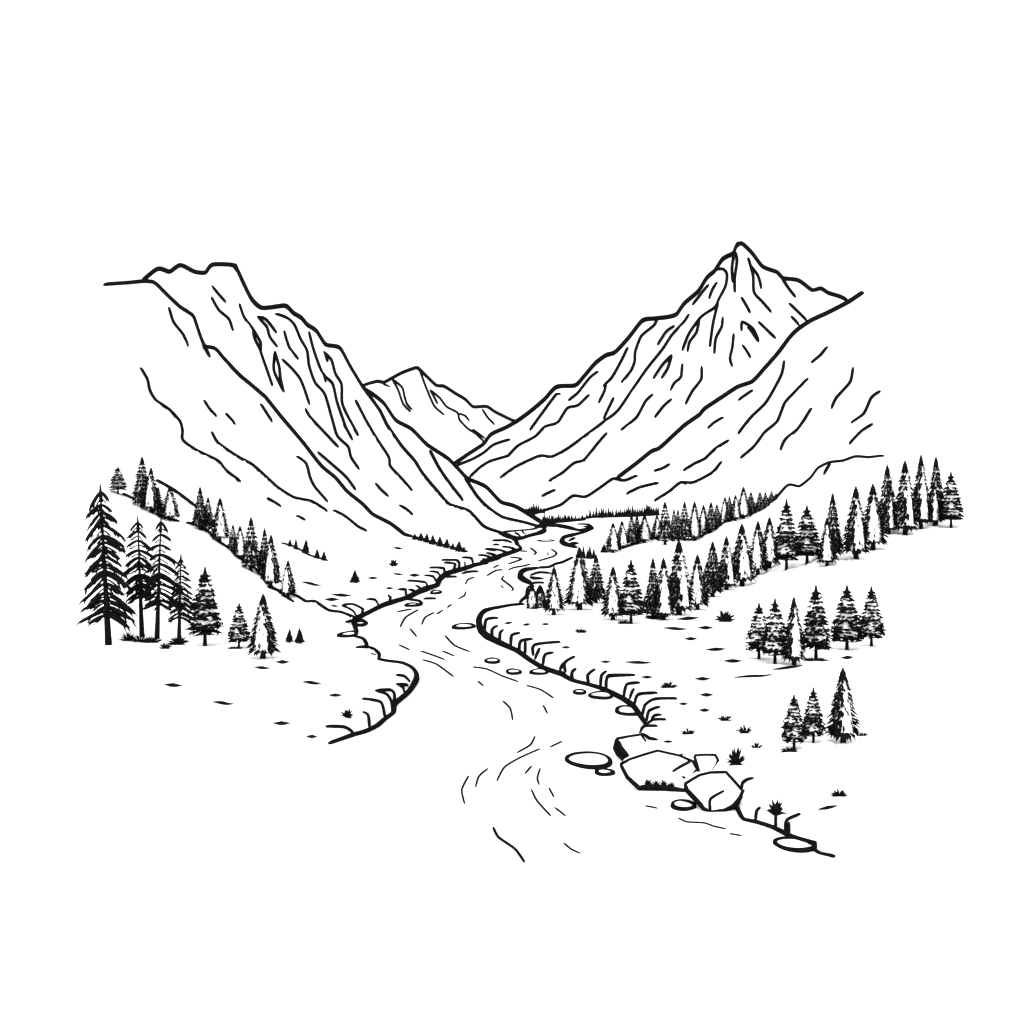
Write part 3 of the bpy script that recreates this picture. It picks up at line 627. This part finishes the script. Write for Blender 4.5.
tuft(347, 718, 708, 7.5, 'lone tuft on the left bank above the hatched river edge', 10, 11, rw=.1)
tuft(775.7, 827, 801, 9, 'fan-leaved plant on a single stem beside the nearest bank', 11, 13, name='stemmed_plant', cat='plant', group=None, stem=.42, rw=.13)
tuft(393.7, 566.5, 559, 5, 'small dark shrub on the left meadow near the river', 12, 9, name='shrub', cat='shrub', group=None, rw=.16)
k_ = 0
for x, b, t, hw, lab in [(128,641,631,7,'grass clump between the tall left fir and the middle fir'),(140,642,634,8,'grass clump around the foot of the middle tall fir'),(152,643,636,8,'grass clump around the foot of the right tall fir'),
    (165,649,642,6,'lowest grass clump in front of the tall firs'),(178,645,636,9,'grass clump around the foot of the shaggy fir'),(235,649,646,7,'thin grass clump under the small layered spruce'),
    (624,624,619.5,6,'grass clump left of the layered spruce foot in the lower row'),(815,661,657.5,10,'thin grass line under the tallest of the clump of six'),(789,752,747,8,'grass clump under the left of the three right spruces'),(863,736,732,4.5,'tiny grass clump right of the large right spruce'),(538,606,600,8,'low scrub between the two rounded bushes and the water'),(655,619,613,9,'scrub under the dense pair in the lower row')]:
    k_ += 1; tuft(x, b, t, hw * 1.25, lab, 40 + k_, 15, name='grass_clump', cat='grass', group='grass clumps under the trees', rw=.06, objs=MV + [left_hill])

# ------------------------------------------------------------------ stones and boulders
def stone(x, y, hw, hh, label, w=1.8, group='flat stones in the river', objs=None):
    p = hit(x, y, objs or VR)[0]; D = p.y; k = D / F
    a = hw * k; b = hh * D * D / (F * (H - p.z)); z = .05 + .03 * a
    rng = random.Random(int(x * 7 + y)); n = 36; mb = MB(); rings = [(1.0, -.3), (1.0, 0), (.93, z * .6), (.75, z * .9), (.4, z)]
    ph1, ph2 = rng.random() * 6, rng.random() * 6
    wob = [1 + .035 * math.sin(2 * t + ph1) + .05 * math.sin(3 * t + ph2) + rng.uniform(-.02, .02) for t in np.linspace(0, 6.28, n, endpoint=False)]
    wob = [(wob[i - 1] + wob[i] + wob[(i + 1) % n]) / 3 for i in range(n)]
    for q, zz in rings:
        for i in range(n):
            t = 2 * math.pi * i / n; mb.v.append(Vector((math.cos(t) * a * q * wob[i], math.sin(t) * b * q * wob[i], zz)))
    for r in range(len(rings) - 1):
        for i in range(n):
            j = (i + 1) % n; mb.f.append((r * n + i, r * n + j, (r + 1) * n + j, (r + 1) * n + i)); mb.mi.append(0)
    mb.f.append(tuple((len(rings) - 1) * n + i for i in range(n))); mb.mi.append(0)
    o = mb.build('river_stone', STONE); o.location = p
    mb = MB(); pts = []; rad = []
    for i in range(n + 1):
        t = 2 * math.pi * i / n; pts.append((math.cos(t) * a * wob[i % n], math.sin(t) * b * wob[i % n], .04 + .3 * w * k * .5)); rad.append(.5 * k * (w * 1.25 + .9) * (1.08 - .28 * math.sin(t) + .16 * math.sin(2 * t + ph1)))
    mb.tube(pts, rad, 7); mb.build('waterline_rim', INK, o)
    return tag(o, label, 'stone', group)
stone(463.5, 627, 10, 2.6, 'flat oval stone in mid-river, left of the right bank tip', 2.1)
stone(492.4, 661.4, 7, 2.3, 'small oval stone below the mid-river stone, left of a matching pair')
stone(513.8, 672.4, 7, 2.3, 'small oval stone in the water, left of the stone touching the bank')
stone(539, 672.4, 8, 2.6, 'small oval stone touching the foot of the hatched right bank')
stone(579.5, 692.6, 5.8, 2, 'smallest oval stone by the right bank, left of a larger oval')
stone(601, 696, 11.3, 3.3, 'oval stone tucked under the right bank below the hatching', 2.0)
stone(589.3, 761, 22, 7.4, 'largest flat oval stone in the near water, left of the boulders', 2.9)
stone(604.5, 773, 8, 3, 'small stone touching the lower right of the largest flat stone', 2.4)
stone(683, 806, 10.8, 4.6, 'oval stone in the water below the big boulders', 2.6)
stone(795, 845.5, 19.5, 6.2, 'oval stone at the near end of the right bank', 3.0)
stone(436, 592.7, 5, 1.7, 'small oval stone beside the upper left bank', 1.5)
stone(413, 605.4, 7.5, 1.5, 'thin flat stone close under the upper left bank', 1.6)
stone(359, 624.5, 7, 2, 'stone at the notch of the left bank where the hill line ends', 2.0)
stone(348, 635, 8, 2.6, 'oval stone set in the left bank below the notch', 2.2)
stone(545.6, 541, 8, .9, 'dark flat stone in the river near the far bend', .7)
stone(628, 711.5, 11, 4.5, 'wedge-shaped stone under the right bank above the boulders', 2.4)

def boulder(poly, D, lean, thick, label, lines, w=2.6, ws=None):
    """faceted rock: outline at its distance, leaning back, with real thickness and dark arrises"""
    pts = P(poly); ys = [p[1] for p in pts]; y1, y0 = max(ys), min(ys)
    n = len(pts); front = [at(x, y, D + lean * (y1 - y) / max(y1 - y0, 1)) for x, y in pts]
    c = sum(front, Vector()) / n
    back = [c + (p - c) * .82 + Vector((0, thick, -.15)) for p in front]
    mid = [c + (p - c) * .55 + Vector((0, -.22, .06)) for p in front]
    mb = MB(); mb.v = front + back + mid + [c + Vector((0, -.3, .08)), c + Vector((0, thick * 1.1, -.2))]
    for i in range(n):
        j = (i + 1) % n
        mb.f += [(i, j, n + j, n + i), (2 * n + i, 2 * n + j, j, i), (2 * n + j, 2 * n + i, 3 * n), (n + i, n + j, 3 * n + 1)]; mb.mi += [0] * 4
    o = mb.build('boulder', STONE, smooth=False); tag(o, label, 'boulder', 'boulders at the right river bank')
    TREES_.pop(o.name, None)
    k = D / F
    rads = [(w if ws is None else ws[i % len(ws)]) for i in range(n)]
    mb = MB(); loop = front + [front[0]]; P3 = []; rr = []
    for i in range(n):
        a, b = loop[i], loop[i + 1]
        for t in np.linspace(0, 1, 6)[:-1]: P3.append(a.lerp(b, t)); rr.append(.5 * k * (1.1 * (rads[i] * (1 - t) + rads[(i + 1) % n] * t) + .9))
    P3.append(front[0]); rr.append(.5 * k * rads[0])
    mb.tube(P3, rr, 7); mb.build('edge_line', INK, o)
    for ln, wd in lines: stroke('crack', o, [o], P(ln), ws=wd, lift=.5)
    return o
boulder('q 290,405 350,393 415,383 455,440 480,470 400,505 345,522 300,480 283,450', 90.2, 1.8, 2.2, 'slab-like boulder with a dark left face, behind the largest boulder', [('q 300,420 312,460 350,505', [4.5,6,5.5])], 2.4, [3,2.4,2.4,.6,.6,2.4,4,5,4.5])
b2 = boulder('q 310,535 355,510 425,487 500,465 555,478 610,490 680,520 700,560 650,630 640,680 540,660 405,655 345,600', 81.2, 2.2, 2.6, 'largest flat-topped boulder on the river edge with grass along its foot',
    [('q 665,522 620,545 575,573', [2.4,1.8]), ('q 625,595 655,622', [1.6,2]), ('q 405,652 470,650 560,658 640,674', [3,4,4,4])], 2.6, [3,2.4,2.4,2.4,2.4,2.4,2.6,1.2,2.6,4.5,4,4,3.4])
boulder('q 640,635 680,610 715,590 770,577 850,575 900,630 935,672 905,745 840,770 770,780 735,760 650,668', 76.0, 1.8, 2.4, 'rounded angular boulder nearest the camera with an L-shaped crack',
    [('q 840,670 770,713 770,772', [1.6,2.2,2.6]), ('q 640,640 650,665 735,755', [3,4,3]), ('q 840,768 890,745 930,690', [2,4.5,2.6])], 3, [3,2.6,2.6,2.6,3,3,2.6,3.4,3,3,3.4,4])
boulder('q 688,490 740,487 795,488 808,512 795,540 770,572 715,585 700,530', 79.6, .8, 1.4, 'small square boulder wedged behind the nearest boulder', [], 2.4, [2.4,2.4,2.6,2.6,.4,.3,2.6,2.6])
strokes('bank_crack', valley_floor, VA, 'q 610,492 630,483', 2)
for i, x in enumerate((648, 656, 664, 671)):
    tuft(x, 786 + i * .9, 777 + (i % 2) * 1.5 + i * .8, 4.5, 'short dark grass growing at the foot of the largest boulder', 70 + i, 8, name='grass_clump', cat='grass', group='grass at the foot of the largest boulder', rw=.12, objs=[b2])
for o in [o for o in COL.objects if o.location.z < -400]:
    for ch in list(o.children): bpy.data.objects.remove(ch)
    bpy.data.objects.remove(o)
